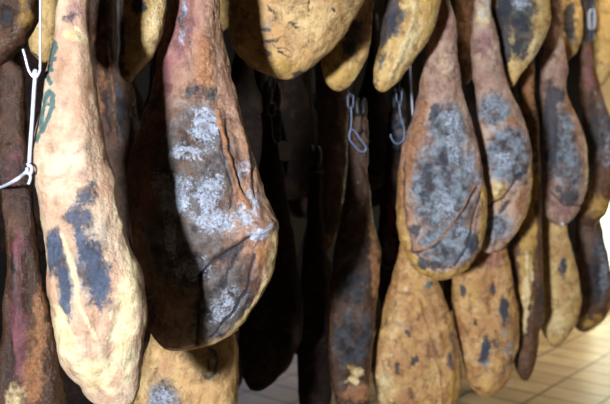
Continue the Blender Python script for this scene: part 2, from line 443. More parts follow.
# ------------------------------------------------------------ materials of the hams
MA = ham_mat('pale_ham_skin', (218, 194, 164), (196, 150, 120), 1.3, gray=(112, 118, 136), dark=(38, 44, 60), streak=.25, fleck=.2, grime_amt=.5, blotch=.35, cream=(234, 220, 180))
MB = ham_mat('crusted_ham_skin', (190, 148, 120), (150, 108, 90), 5.1, gray=(116, 114, 114), dark=(24, 26, 34), streak=.5, fleck=.4)
MC = ham_mat('golden_ham_skin', (224, 188, 130), (204, 156, 100), 2.2, streak=.25, fleck=.4)
MD = ham_mat('brown_ham_skin', (120, 82, 52), (84, 56, 40), 7.7, streak=.5, dark=(16, 16, 20))
ME = ham_mat('ochre_ham_skin', (216, 170, 108), (184, 130, 78), 9.4, gray=(142, 156, 168), streak=.45, fleck=.6)
MF = ham_mat('yellow_ham_skin', (224, 192, 128), (204, 162, 98), 3.9, gray=(84, 96, 104), streak=.3, fleck=.5)
MI = ham_mat('shaded_brown_ham_skin', (96, 64, 44), (60, 40, 32), 4.4, gray=(72, 74, 80), streak=.5, dark=(14, 14, 18))  # skin darkened so its colour carries the shade on the dim hams
MG = ham_mat('gloom_dark_ham_skin', (34, 22, 18), (20, 14, 13), 6.6, rough=.75, spec=.15, streak=.4, dark=(10, 10, 14))  # near-black skin colour stands in for darkness between and behind the rows
MH = ham_mat('rosy_shank_skin', (192, 160, 140), (160, 122, 104), 8.1, gray=(142, 158, 172), streak=.5, fleck=.4)

# ------------------------------------------------------------ HAMS
# front-left, pale with green ink
ham('large pale ham with green ink on its shank and blue-black mould on its rump', MA, 1.30,
    [(0, 59, 88), (14, 57, 87), (30, 57, 88), (50, 53, 90), (67, 49, 92), (100, 43, 96), (134, 37, 103), (160, 36, 109), (180, 38, 115),
     (225, 45, 123), (260, 48, 134), (285, 48, 142), (310, 52, 146), (335, 57, 146), (360, 62, 143), (375, 70, 141), (390, 83, 138), (404, 97, 133), (413, 115, 116)],
    patches=[('p', 76, 14, 13, 18, 0, .75), ('p', 90, 172, 9, 12, 10, .62), ('p', 68, 100, 9, 60, 0, .42), ('c', 78, 36, 12, 10, 0, 1), ('k', 72, 20, 10, 7, 0, .45),
             ('o', 90, 95, 7, 55, -6, .55), ('o', 48, 190, 8, 60, 0, .5), ('p', 100, 320, 10, 25, 0, .35), ('c', 72, 330, 16, 40, -15, 1), ('c', 130, 320, 12, 60, 0, 1), ('c', 100, 370, 25, 25, 0, .9),
             ('g', 88, 218, 22, 34, -10, .62), ('g', 98, 262, 20, 44, -12, .85), ('g', 72, 270, 12, 44, -10, .82), ('g', 62, 240, 14, 24, 0, .7),
             ('g', 112, 298, 13, 30, 0, .5), ('g', 108, 232, 10, 30, 0, .55), ('g', 80, 300, 10, 26, 0, .5), ('k', 108, 300, 9, 18, 0, .42), ('k', 60, 248, 11, 28, 10, .78), ('k', 94, 192, 13, 18, 30, .6), ('k', 84, 215, 20, 16, -20, .6), ('k', 106, 270, 12, 42, -8, .72), ('k', 75, 285, 7, 36, -8, .72), ('k', 90, 240, 9, 30, -20, .68)],
    strokes=[('i', [(60, 44), (55, 46), (54, 51), (58, 52), (61, 49), (60, 44)], 2.6, 1.2), ('i', [(59, 53), (54, 56), (55, 61), (60, 60)], 2.4, 1.2), ('i', [(58, 44), (56, 62)], 2.2, 1.1), ('i', [(53, 66), (58, 71)], 2.4, 1.2), ('i', [(57, 66), (52, 74)], 2.2, 1.1), ('i', [(52, 77), (56, 84)], 2.6, 1.2),
             ('i', [(54, 92), (58, 95), (58, 106), (54, 118), (49, 130), (46, 126), (47, 112), (50, 100), (54, 92)], 2.8, 1.25), ('i', [(47, 128), (44, 140)], 2.6, 1.1), ('i', [(51, 104), (56, 104)], 1.8, 1),
             ('c', [(70, 230), (82, 262), (90, 300), (104, 330)], 2.5, .9, .002), ('c', [(116, 170), (122, 220), (132, 265), (140, 300)], 4, .9, .002),
             ('x', [(70, 60), (62, 130), (58, 200)], 5, 0, -.003), ('x', [(80, 45), (84, 110), (92, 170)], 6, 0, .004), ('x', [(105, 312), (98, 345), (84, 375)], 5, 0, -.003),
             ('x', [(128, 300), (120, 330), (118, 360)], 4, 0, -.004), ('x', [(52, 300), (64, 350), (82, 385)], 4, 0, -.003)],
    bumps=[(134, 275, 12, 20, 0, .007), (140, 318, 8, 14, 0, .006), (90, 345, 20, 25, 0, .004)],
    depth=.7, ext=.14, N=190, M=260, seed=1, lump=.0035, warp=3.2)

# centre-left, the big crusted one
ham('biggest ham, grey face crusted in white mould, deep fold low on its right', MB, 1.62,
    [(0, 172, 219), (30, 166, 222), (50, 161, 226), (67, 158, 229), (100, 151, 237), (125, 142, 244), (150, 134, 252), (180, 130, 260), (195, 130, 264),
     (225, 131, 274), (245, 133, 275), (268, 136, 270), (285, 138, 263), (302, 140, 255), (320, 144, 242), (333, 150, 229), (343, 158, 207), (350, 176, 178)],
    patches=[('p', 186, 30, 14, 46, 5, 1.2), ('p', 170, 75, 10, 30, 10, 1.1), ('p', 204, 25, 9, 40, 0, .7), ('k', 186, 20, 4, 22, 0, .5), ('k', 160, 100, 9, 10, 0, .5), ('k', 205, 92, 22, 10, 0, .45), ('g', 187, 24, 7, 24, 0, .6), ('w', 188, 14, 5, 12, 0, .55), ('w', 186, 40, 4, 14, 0, .5), ('o', 208, 70, 12, 46, -5, .8),
             ('g', 192, 92, 8, 9, 0, 1), ('g', 214, 96, 8, 10, 0, .85), ('o', 165, 130, 12, 30, 8, .8),
             ('g', 200, 165, 46, 80, -5, 1), ('g', 190, 240, 52, 60, 0, 1), ('g', 225, 295, 28, 48, 25, 1.35), ('k', 222, 280, 10, 22, 25, .5),
             ('k', 156, 106, 8, 14, 20, .6), ('k', 150, 300, 20, 40, 0, .45), ('k', 235, 245, 16, 12, -40, .6), ('k', 152, 132, 5, 16, 0, .5),  # wide low-left dark patch deepens the neighbouring ham's cast shadow in colour
             ('w', 208, 125, 16, 20, 10, .62), ('w', 196, 150, 22, 10, 0, .55), ('w', 182, 195, 18, 22, 0, .62), ('w', 214, 190, 15, 24, 0, .6), ('w', 178, 230, 10, 25, 0, .58), ('w', 222, 215, 28, 15, 10, .6),
             ('w', 196, 262, 24, 16, 0, .5), ('w', 248, 205, 14, 20, 20, .6), ('w', 258, 228, 12, 8, 0, .62), ('w', 205, 112, 12, 8, 0, .55), ('w', 225, 300, 16, 26, 25, .52), ('w', 245, 170, 9, 18, 10, .5), ('w', 170, 178, 12, 14, 0, .58),
             ('o', 230, 160, 10, 36, -12, .85), ('o', 243, 196, 12, 22, -30, .85), ('o', 228, 132, 9, 18, 0, .8), ('o', 248, 150, 6, 34, -15, .8), ('o', 160, 150, 8, 14, 0, .8),
             ('p', 228, 290, 6, 18, 30, .75), ('o', 214, 295, 5, 6, 0, .8), ('o', 262, 252, 9, 14, 10, .9), ('y', 268, 245, 6, 20, 10, .7)],
    strokes=[('c', [(274, 228), (275, 246), (270, 268), (258, 298), (242, 320), (226, 336), (206, 345)], 6.5, 1.1, .004),
             ('k', [(252, 232), (236, 243), (214, 256), (204, 268)], 1.8, .95, -.008), ('k', [(204, 268), (206, 285), (202, 310), (200, 340)], 1.6, .9, -.006),
             ('k', [(256, 250), (250, 275), (236, 305), (214, 332)], 1.6, .85, -.003), ('k', [(246, 240), (232, 262), (226, 282)], 1.5, .85, -.005),
             ('x', [(266, 225), (250, 226), (234, 236), (212, 246)], 5, 0, .010), ('o', [(220, 110), (226, 140), (238, 175), (250, 205)], 2.5, .9, .005), ('x', [(232, 105), (244, 140), (252, 180), (258, 210)], 3, 0, .005),
             ('k', [(228, 118), (232, 150), (246, 190)], 1.3, .8, -.005), ('k', [(238, 112), (250, 150), (256, 195)], 1.3, .75, -.004), ('k', [(222, 130), (228, 165), (236, 190), (232, 205)], 1.2, .7, -.004),
             ('x', [(197, 0), (198, 60), (206, 85)], 4, 0, -.004), ('x', [(210, 10), (208, 60)], 4, 0, .004), ('x', [(176, 20), (168, 80), (156, 120)], 4, 0, .003), ('x', [(155, 130), (160, 160), (165, 190)], 4, 0, .005)],
    bumps=[(205, 83, 6, 10, 0, .006), (190, 200, 30, 40, 0, .010), (192, 95, 8, 9, 0, .004), (262, 220, 14, 14, 0, .007), (150, 280, 20, 50, 0, -.012), (210, 255, 12, 8, -30, .005)],
    depth=.6, ext=.16, N=230, M=280, seed=2, lump=.0045, warp=3.4, ridge=.9)

# below it, with the green ink
ham('golden lower-tier ham with green ink, tucked under the white-crusted ham', MC, 1.80,
    [(200, 184, 212), (240, 180, 216), (270, 172, 220), (300, 162, 226), (330, 152, 232), (350, 145, 237), (375, 138, 239), (404, 133, 238), (430, 138, 232), (455, 160, 214), (464, 186, 188)],
    patches=[('g', 168, 388, 22, 26, 0, .8), ('w', 165, 392, 18, 18, 0, .58), ('p', 172, 360, 16, 16, 0, .6), ('o', 150, 360, 12, 20, 0, .6)],
    strokes=[('i', [(212, 342), (217, 345), (219, 355), (217, 366), (212, 370), (209, 368)], 2.0, 1), ('i', [(211, 352), (212, 362)], 1.6, .9), ('o', [(202, 347), (204, 364), (212, 372)], 1.1, .6),
             ('x', [(216, 388), (212, 404)], 4, 0, .004)], ext=.1, N=140, M=160, seed=3, depth=.6)

# far left, rosy ham on the white cord
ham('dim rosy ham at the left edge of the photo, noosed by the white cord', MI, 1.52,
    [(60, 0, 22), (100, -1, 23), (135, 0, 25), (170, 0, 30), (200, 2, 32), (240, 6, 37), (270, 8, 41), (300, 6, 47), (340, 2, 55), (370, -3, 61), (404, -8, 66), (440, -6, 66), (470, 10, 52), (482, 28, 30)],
    patches=[('p', 24, 320, 10, 75, -6, .95), ('p', 22, 250, 7, 40, 0, .8), ('g', 18, 275, 7, 28, 0, .75), ('p', 20, 160, 9, 35, 0, .6), ('c', 22, 392, 16, 22, 0, .75), ('o', 44, 320, 8, 50, 0, .8), ('p', 45, 385, 10, 20, 0, .5), ('o', 40, 365, 14, 50, 0, .8)],  # pale low patches put the brighter lit bottom into the colour
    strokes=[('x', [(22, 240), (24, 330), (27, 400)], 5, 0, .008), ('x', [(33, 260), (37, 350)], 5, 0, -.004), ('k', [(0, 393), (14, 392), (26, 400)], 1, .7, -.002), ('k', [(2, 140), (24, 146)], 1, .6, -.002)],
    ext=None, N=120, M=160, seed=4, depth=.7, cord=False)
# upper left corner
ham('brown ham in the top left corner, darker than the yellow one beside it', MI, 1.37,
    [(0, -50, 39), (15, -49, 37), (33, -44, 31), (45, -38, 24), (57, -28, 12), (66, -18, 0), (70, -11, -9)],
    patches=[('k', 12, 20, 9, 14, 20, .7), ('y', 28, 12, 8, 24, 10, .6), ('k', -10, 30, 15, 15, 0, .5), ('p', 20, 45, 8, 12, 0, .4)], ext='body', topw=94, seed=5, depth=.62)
ham('small yellowish ham behind the wire hook', MF, 1.78,
    [(-30, 36, 80), (0, 33, 74), (20, 31, 67), (40, 30, 60), (52, 32, 56), (60, 38, 51), (63, 43, 45)],
    patches=[('g', 40, 10, 6, 14, 0, .5), ('k', 34, 56, 9, 6, 0, .55)], ext='body', topw=46, seed=6, depth=.8, N=90, M=110)
# between the two big ones
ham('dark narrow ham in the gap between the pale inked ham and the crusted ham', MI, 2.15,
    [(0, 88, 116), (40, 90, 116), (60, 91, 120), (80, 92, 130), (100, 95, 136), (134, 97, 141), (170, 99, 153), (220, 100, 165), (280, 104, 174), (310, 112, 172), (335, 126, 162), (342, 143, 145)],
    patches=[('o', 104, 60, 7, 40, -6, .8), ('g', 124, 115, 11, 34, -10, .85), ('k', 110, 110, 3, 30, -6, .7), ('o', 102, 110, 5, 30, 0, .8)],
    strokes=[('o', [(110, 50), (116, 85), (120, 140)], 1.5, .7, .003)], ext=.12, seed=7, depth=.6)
ham('pale yellow ham with a black left edge, above the gap left of the crusted ham', MF, 1.53,
    [(-20, 115, 166), (0, 115, 166), (20, 116, 164), (40, 117, 159), (55, 117, 152), (68, 119, 142), (77, 123, 134), (83, 128, 130)],
    patches=[('k', 116, 40, 9, 60, 0, 1.1), ('k', 142, 8, 9, 9, 20, .8), ('g', 142, 8, 14, 11, 0, .5), ('k', 136, 50, 6, 16, 30, .35), ('c', 156, 25, 10, 35, 10, .7), ('k', 125, 74, 6, 6, 0, .8)],
    strokes=[('x', [(128, 20), (128, 60)], 6, 0, -.003)], ext='body', topw=50, seed=8, depth=.72, N=110, M=130)
ham('ham hidden behind the shank of the crusted ham, only its yellow edge showing', MF, 2.15,
    [(-20, 190, 238), (0, 192, 234), (12, 194, 233), (24, 198, 228), (32, 206, 220), (35, 212, 214)], ext='body', topw=58, seed=9, N=80, M=90, depth=.6)
# top middle, large golden
ham('large golden ham at the top middle with small blue-black cracks, upper tier', MC, 1.95,
    [(-30, 222, 368), (0, 226, 363), (15, 228, 356), (37, 232, 341), (50, 236, 330), (62, 246, 318), (70, 257, 308), (76, 270, 299), (80, 285, 288)],
    patches=[('g', 270, 28, 9, 15, 0, .55), ('k', 272, 14, 9, 3, 30, .6), ('k', 272, 43, 15, 2.5, -15, .6), ('k', 281, 50, 14, 2, 10, .55), ('k', 267, 34, 8, 3, 0, .6), ('k', 282, 56, 8, 2.5, 20, .55),
             ('k', 295, 30, 6, 2, 10, .6), ('k', 333, 14, 3, 4, 0, .7), ('k', 274, 20, 4, 9, 0, .45), ('k', 300, 74, 9, 3, -20, .65), ('y', 280, 66, 30, 12, 10, .7), ('o', 345, 10, 14, 25, 30, .35), ('k', 264, 55, 9, 4, 30, .55), ('c', 300, 40, 24, 30, 0, .4)],
    strokes=[('k', [(308, -5), (309, 22)], .8, .7, -.003), ('o', [(312, 2), (310, 30), (308, 50)], 1.3, .6, -.002), ('x', [(300, 20), (292, 45), (296, 66)], 5, 0, -.003), ('x', [(322, 5), (320, 40)], 5, 0, .003)],
    ext='body', topw=150, seed=10, N=190, M=200, depth=.62, lump=.0035, warp=2.5)
ham('mustard ham with a dark mottled middle, right of the large golden top ham', MF, 2.2,
    [(-30, 318, 374), (0, 319, 373), (30, 320, 372), (55, 321, 368), (68, 321, 362), (78, 323, 356), (86, 329, 349), (91, 337, 340)],
    patches=[('g', 352, 40, 14, 26, 20, .75), ('k', 346, 48, 10, 14, 30, .65), ('k', 356, 26, 8, 12, 0, .6), ('y', 340, 76, 20, 14, 0, .9), ('o', 366, 30, 5, 40, 5, .7), ('k', 340, 88, 8, 3, 0, .6), ('o', 330, 45, 9, 20, 0, .7)],
    ext='body', topw=66, seed=11, N=120, M=130, depth=.7)
ham('bright yellow ham curving down to the left, with a dark left side', MF, 2.2,
    [(-40, 388, 446), (0, 384, 440), (15, 383, 437), (30, 382, 432), (45, 380, 425), (58, 377, 415), (70, 374, 405), (80, 373, 398), (87, 375, 391), (92, 381, 384)],
    patches=[('k', 387, 18, 9, 36, 12, 1), ('g', 394, 24, 8, 22, 18, .8), ('g', 380, 62, 4, 16, 20, .7), ('c', 408, 45, 6, 40, 26, .9), ('y', 424, 10, 12, 30, 15, .8), ('k', 375, 82, 3, 7, 0, .6)],
    strokes=[('c', [(412, 0), (408, 30), (398, 55), (388, 78)], 3, .8, .007), ('x', [(399, 0), (394, 30), (384, 60)], 4, 0, -.005), ('x', [(420, 38), (414, 52)], 4, 0, -.003)],
    ext='body', topw=62, seed=12, N=130, M=140, depth=.8)

# right main row
ham('grey-faced ham with a golden rim and diagonal fold, centre right of the main row', MH, 2.36,
    [(0, 437, 449), (12, 436, 452), (33, 428, 456), (50, 426, 457), (67, 424, 459), (85, 421, 462), (100, 418, 466), (120, 412, 471), (134, 408, 475), (150, 403, 479), (180, 399, 483), (200, 398, 485), (225, 398, 484), (240, 401, 481), (255, 406, 474), (266, 413, 466), (274, 424, 455), (279, 438, 441)],
    patches=[('p', 443, 18, 10, 25, 0, .85), ('p', 434, 45, 6, 20, 0, .55), ('c', 443, 60, 9, 35, 0, .45), ('o', 424, 90, 6, 22, 10, .5), ('o', 446, 110, 6, 8, 0, .9),
             ('g', 445, 130, 26, 34, 0, .9), ('g', 440, 185, 36, 56, 0, 1.1), ('g', 445, 240, 32, 28, 0, 1), ('k', 432, 112, 7, 12, 20, .7), ('k', 424, 180, 9, 30, 10, .55), ('k', 470, 240, 8, 18, 10, .6), ('k', 412, 228, 7, 8, 0, .8), ('k', 430, 262, 22, 7, 0, .65), ('k', 440, 160, 6, 30, 0, .5),
             ('w', 450, 120, 12, 16, 0, .52), ('w', 448, 150, 10, 24, 0, .5), ('w', 468, 160, 8, 20, 0, .55), ('w', 440, 200, 12, 20, 0, .48), ('w', 474, 175, 6, 14, 0, .52), ('w', 458, 228, 7, 10, 20, .5),
             ('o', 408, 165, 6, 34, 4, .95), ('o', 418, 140, 6, 16, 20, .9), ('o', 404, 215, 6, 22, 0, .8), ('o', 466, 185, 6, 9, 20, .8), ('y', 452, 246, 9, 9, 0, .8), ('o', 416, 246, 8, 8, 0, .7), ('o', 425, 215, 6, 10, 0, .6)],
    strokes=[('y', [(401, 170), (400, 220), (406, 250), (422, 270), (440, 275), (458, 268), (474, 248), (482, 215), (481, 190)], 5.2, 1.2, .003), ('o', [(424, 105), (412, 140), (404, 170), (402, 205)], 5, .9, .003),
             ('k', [(474, 186), (460, 205), (445, 225), (432, 243), (414, 250)], 1.6, .95, -.010), ('o', [(470, 184), (452, 212), (440, 232), (424, 246), (410, 248)], 1.6, .9, .006),
             ('k', [(478, 190), (470, 215), (464, 240), (452, 262)], 1.3, .8, -.004), ('k', [(404, 160), (404, 220), (412, 250), (430, 266), (450, 265)], 1.2, .6, -.003), ('x', [(438, 10), (436, 60), (440, 90)], 3, 0, -.003), ('x', [(448, 30), (450, 90)], 4, 0, .003)],
    bumps=[(442, 190, 22, 40, 0, .008), (412, 228, 7, 8, 0, -.004), (452, 248, 14, 12, 0, .005)],
    depth=.6, ext=.2, N=180, M=240, seed=13, lump=.0045, warp=2.4, ridge=.9)
ham('grey-blue ham with a white speckled shank, just right of the gold-rimmed grey-faced ham', MH, 2.50,
    [(0, 474, 491), (15, 473, 492), (33, 472, 497), (50, 471, 500), (67, 472, 503), (85, 474, 509), (100, 477, 514), (134, 479, 526), (160, 480, 531), (180, 480, 531), (210, 480, 525), (228, 480, 516), (243, 481, 505), (253, 488, 490)],
    patches=[('p', 482, 42, 10, 14, 0, .9), ('p', 484, 85, 6, 20, 0, .4), ('c', 484, 14, 10, 18, 0, .85), ('w', 483, 10, 7, 14, 0, .5), ('g', 492, 110, 18, 22, 0, .9), ('g', 505, 155, 26, 32, 0, 1.1), ('w', 490, 108, 10, 14, 0, .5), ('w', 500, 160, 14, 14, 0, .5),
             ('o', 510, 125, 8, 14, -20, .9), ('y', 493, 192, 14, 14, 0, 1), ('c', 493, 188, 6, 8, 0, .9), ('o', 518, 200, 8, 22, 15, 1), ('g', 495, 225, 20, 18, 0, .8), ('k', 515, 175, 8, 4, -20, .7), ('k', 500, 205, 4, 10, 40, .7), ('y', 528, 170, 3, 30, 0, .7), ('k', 490, 240, 8, 8, 0, .5)],
    strokes=[('k', [(484, 206), (500, 196), (514, 176), (526, 170)], 1.4, .9, -.006), ('y', [(529, 180), (524, 208), (512, 236), (498, 250)], 2, 1, .003)],
    depth=.6, ext=.2, N=140, M=190, seed=14, warp=2.2)
ham('dark blue ham with a cream right edge, upper tier near the right', MF, 2.62,
    [(-30, 484, 552), (0, 492, 549), (20, 496, 549), (35, 498, 545), (50, 500, 538), (65, 503, 529), (78, 506, 519), (88, 510, 512)],
    patches=[('k', 500, 40, 8, 60, 0, 1.1), ('g', 514, 10, 20, 24, 0, 1.1), ('g', 518, 40, 12, 20, 15, 1), ('w', 516, 5, 12, 10, 0, .55), ('k', 516, 25, 12, 14, 0, .65), ('k', 522, 55, 6, 8, 0, .6), ('y', 545, 10, 4, 20, 0, .8), ('k', 513, 50, 5, 14, 0, .7), ('c', 532, 50, 8, 24, 22, .9)],
    ext='body', topw=68, seed=15, N=110, M=130, depth=.7)
ham('small olive ham between the cream-edged ham and the yellow corner ham, upper tier', MF, 3.3,
    [(-30, 548, 580), (0, 546, 579), (15, 546, 581), (35, 548, 581), (50, 552, 576), (60, 556, 568), (66, 561, 563)],
    patches=[('k', 566, 22, 7, 22, 0, .85), ('g', 568, 35, 8, 16, 0, .7), ('y', 552, 20, 6, 40, 0, 1), ('o', 560, 50, 10, 10, 0, .7), ('y', 578, 25, 3, 25, 0, .9)], ext='body', topw=40, seed=16, N=80, M=100, depth=.8)
RIVETED = ham('tall dark grey ham with cream right edge and pale rivet at its foot', MH, 3.0,
    [(30, 547, 562), (50, 544, 564), (67, 541, 566), (90, 541, 567), (105, 543, 571), (120, 543, 577), (150, 542, 585), (175, 541, 586), (195, 541, 584), (208, 543, 579), (219, 549, 571), (226, 559, 561)],
    patches=[('g', 560, 145, 14, 50, 0, 1), ('k', 548, 130, 7, 60, 0, .9), ('k', 556, 95, 12, 12, 0, .7), ('o', 566, 105, 8, 14, 0, .9), ('g', 568, 170, 12, 30, 0, .9), ('k', 565, 195, 14, 12, 0, .7), ('p', 556, 208, 14, 12, 0, .75), ('p', 562, 65, 4, 18, 0, .6), ('k', 556, 190, 4, 14, -40, .6)],
    strokes=[('c', [(571, 100), (580, 125), (584, 160), (583, 190)], 2, 1, .003), ('k', [(546, 190), (560, 204), (580, 205)], 1.2, .7, -.005)], depth=.7, ext=.22, N=100, M=150, seed=17, warp=2)
ham('dark blue-black leg at the right edge of the photo in the main row', MD, 3.45,
    [(0, 577, 589), (30, 580, 590), (60, 580, 593), (80, 580, 597), (95, 581, 602), (120, 584, 610), (150, 586, 615), (175, 586, 616), (195, 583, 612), (212, 579, 606), (222, 581, 597), (227, 588, 590)],
    patches=[('k', 584, 20, 10, 30, 0, .9), ('p', 587, 70, 7, 30, 0, .9), ('g', 600, 130, 9, 40, 0, .9), ('k', 590, 140, 6, 50, 0, .8), ('y', 596, 205, 16, 14, 0, .9), ('w', 604, 150, 5, 20, 0, .5)], depth=.8, ext=.18, N=80, M=120, seed=18)
ham('yellow ham cropped by the top right corner of the photo', MF, 3.5,
    [(-30, 590, 634), (0, 593, 633), (30, 592, 630), (50, 594, 624), (65, 595, 617), (78, 597, 608), (86, 600, 602)],
    patches=[('y', 610, 30, 30, 50, 0, .8)], ext='body', topw=46, seed=19, N=80, M=100, depth=.7)
ham('slender edge-on ham with a pale streak, lower tier between two broader hams', MD, 2.85,
    [(60, 521, 534), (90, 520, 534), (130, 524, 538), (160, 524, 539), (190, 519, 540), (220, 513, 541), (260, 510, 541), (290, 510, 543), (315, 510, 543), (335, 512, 538), (360, 514, 535), (374, 518, 531), (381, 524, 526)],
    patches=[('y', 524, 250, 10, 70, 3, 1.1), ('c', 524, 290, 4, 40, 6, 1.1), ('y', 532, 180, 5, 30, 0, .9), ('o', 527, 90, 8, 40, 0, .9), ('k', 537, 300, 5, 40, 0, .5)],
    strokes=[('c', [(523, 250), (524, 300), (520, 330)], 2, 1, .005), ('x', [(533, 240), (534, 330)], 3, 0, -.005)], ext=.1, N=80, M=140, seed=20, depth=.9)

# lower tier on the right
ham('broad golden-brown ham in the lower tier, below the gold-rimmed grey-faced ham', ME, 2.62,
    [(210, 408, 426), (240, 402, 428), (265, 396, 433), (290, 388, 441), (310, 382, 448), (330, 376, 454), (350, 372, 459), (370, 372, 461), (390, 376, 459), (404, 380, 455), (415, 388, 446), (423, 402, 432), (427, 416, 418)],
    patches=[('y', 415, 300, 20, 40, 0, .5), ('o', 400, 350, 14, 40, 10, .5), ('c', 384, 380, 9, 40, 0, .7), ('c', 400, 300, 8, 30, 15, .4), ('k', 404, 327, 5, 4, 0, .7), ('k', 411, 352, 4, 12, 30, .7), ('k', 396, 362, 3, 10, 0, .65), ('k', 446, 355, 4, 12, 0, .6), ('g', 430, 340, 8, 30, 0, .4), ('k', 375, 363, 2, 2, 0, 1), ('p', 440, 385, 8, 20, 0, .4), ('k', 408, 385, 4, 10, 20, .5), ('i', 426, 282, 6, 2.5, 0, .9), ('w', 395, 345, 9, 10, 0, .35), ('k', 432, 352, 3, 12, 10, .5), ('o', 430, 310, 12, 30, 10, .6), ('o', 415, 365, 22, 30, 0, .45), ('g', 400, 322, 12, 10, 20, .4), ('k', 425, 345, 5, 22, 10, .45), ('y', 448, 380, 8, 22, 0, .8), ('k', 450, 340, 4, 22, -10, .5), ('c', 392, 325, 7, 22, 15, .6), ('p', 412, 290, 12, 14, 0, .35), ('o', 405, 392, 14, 12, 0, .7)],
    strokes=[('o', [(416, 295), (426, 330), (436, 370), (438, 404)], 1.6, .8, .004), ('o', [(412, 290), (408, 320), (416, 350), (424, 380)], 1.5, .7, -.004), ('x', [(434, 300), (442, 345), (436, 380)], 4, 0, -.004), ('x', [(392, 340), (398, 375), (390, 400)], 5, 0, -.004)],
    bumps=[(445, 372, 10, 20, 0, .006), (390, 370, 12, 20, 0, .005)], ext=.1, N=150, M=180, seed=21, depth=.62, lump=.006, warp=2.4)
ham('golden-brown ham with scattered blue-black blotches, lower tier over the floor tiles', ME, 2.70,
    [(205, 478, 496), (235, 470, 502), (255, 460, 507), (275, 454, 511), (295, 452, 514), (315, 453, 517), (335, 456, 518), (352, 460, 517), (368, 464, 513), (380, 467, 506), (390, 474, 497), (397, 484, 487)],
    patches=[('p', 485, 258, 24, 16, 0, .75), ('k', 460, 288, 4, 7, 0, .75), ('k', 489, 286, 4, 8, 0, .8), ('k', 500, 305, 6, 16, 0, .8), ('k', 482, 345, 6, 18, 6, .8), ('g', 482, 350, 9, 24, 0, .7), ('g', 500, 315, 9, 26, 0, .6), ('k', 472, 318, 3, 3, 0, .7), ('k', 500, 365, 8, 10, 0, .45), ('o', 476, 285, 12, 14, 0, .5), ('g', 470, 365, 6, 12, 0, .4), ('k', 513, 330, 4, 20, 0, .45), ('y', 480, 380, 20, 10, 0, .5), ('o', 460, 330, 6, 30, 0, .6), ('k', 468, 300, 6, 12, 0, .4), ('k', 492, 335, 5, 18, 0, .5), ('g', 505, 345, 9, 20, 0, .5), ('y', 470, 290, 10, 16, 0, .7), ('p', 500, 280, 8, 18, 0, .5), ('k', 476, 372, 5, 8, 20, .45), ('c', 466, 345, 5, 18, 0, .5), ('o', 498, 372, 9, 12, 0, .6), ('k', 505, 360, 5, 14, 10, .5)],
    strokes=[('x', [(490, 262), (486, 300), (492, 340)], 4, 0, -.004)], ext=.1, N=130, M=160, seed=22, depth=.62, lump=.006, warp=2.4)
ham('smooth yellow-brown ham with one blue mark, lower tier below the riveted ham', MF, 3.12,
    [(190, 549, 563), (215, 545, 565), (235, 542, 568), (255, 541, 573), (280, 540, 578), (300, 540, 580), (318, 540, 577), (330, 541, 571), (339, 545, 565), (346, 552, 557)],
    patches=[('k', 559, 265, 4, 9, 0, .9), ('g', 559, 265, 7, 14, 0, .7), ('o', 558, 290, 8, 20, 0, .6), ('o', 556, 245, 20, 20, 0, .6), ('c', 554, 320, 10, 14, 0, .8)],
    ext=.1, N=90, M=130, seed=23, depth=.8)
ham('blue-black mottled ham at the right edge, lower tier above the bright tiles', MD, 3.65,
    [(200, 582, 594), (222, 577, 600), (240, 576, 604), (260, 576, 608), (280, 576, 611), (300, 575, 611), (315, 574, 606), (325, 575, 596), (332, 582, 584)],
    patches=[('g', 596, 265, 12, 45, 0, .85), ('k', 590, 280, 10, 40, 0, .6), ('w', 600, 270, 7, 30, 0, .5), ('y', 588, 320, 20, 10, 0, .8), ('y', 607, 300, 4, 20, 0, .7)], ext=.1, N=90, M=130, seed=24, depth=.8)

# deep in the dark between the rows
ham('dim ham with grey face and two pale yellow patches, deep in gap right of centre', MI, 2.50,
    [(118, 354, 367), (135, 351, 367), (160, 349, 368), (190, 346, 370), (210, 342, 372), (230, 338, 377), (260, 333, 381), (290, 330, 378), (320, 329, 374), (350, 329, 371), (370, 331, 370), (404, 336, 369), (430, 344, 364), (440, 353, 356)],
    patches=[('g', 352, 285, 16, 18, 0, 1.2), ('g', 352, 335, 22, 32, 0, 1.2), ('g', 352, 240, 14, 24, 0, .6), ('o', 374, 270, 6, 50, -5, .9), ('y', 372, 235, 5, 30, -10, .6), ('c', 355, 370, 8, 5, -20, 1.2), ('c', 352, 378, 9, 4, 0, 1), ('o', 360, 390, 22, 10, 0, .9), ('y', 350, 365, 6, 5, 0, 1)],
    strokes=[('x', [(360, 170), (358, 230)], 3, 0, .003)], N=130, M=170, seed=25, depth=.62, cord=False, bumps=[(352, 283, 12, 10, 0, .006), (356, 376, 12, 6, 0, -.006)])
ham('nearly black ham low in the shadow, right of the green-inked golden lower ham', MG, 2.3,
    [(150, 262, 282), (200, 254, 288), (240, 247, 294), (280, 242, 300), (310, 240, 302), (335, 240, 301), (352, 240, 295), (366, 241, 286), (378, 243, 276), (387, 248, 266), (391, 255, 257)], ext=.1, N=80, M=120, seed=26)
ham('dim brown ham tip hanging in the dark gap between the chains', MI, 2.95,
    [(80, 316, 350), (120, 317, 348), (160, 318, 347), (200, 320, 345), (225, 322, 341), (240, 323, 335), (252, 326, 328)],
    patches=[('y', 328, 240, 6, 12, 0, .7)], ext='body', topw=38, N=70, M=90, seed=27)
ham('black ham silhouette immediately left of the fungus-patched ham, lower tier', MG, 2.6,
    [(200, 308, 322), (250, 304, 326), (290, 300, 329), (330, 297, 330), (370, 297, 331), (404, 299, 330), (430, 306, 326), (440, 315, 318)], ext=.1, N=70, M=90, seed=28)
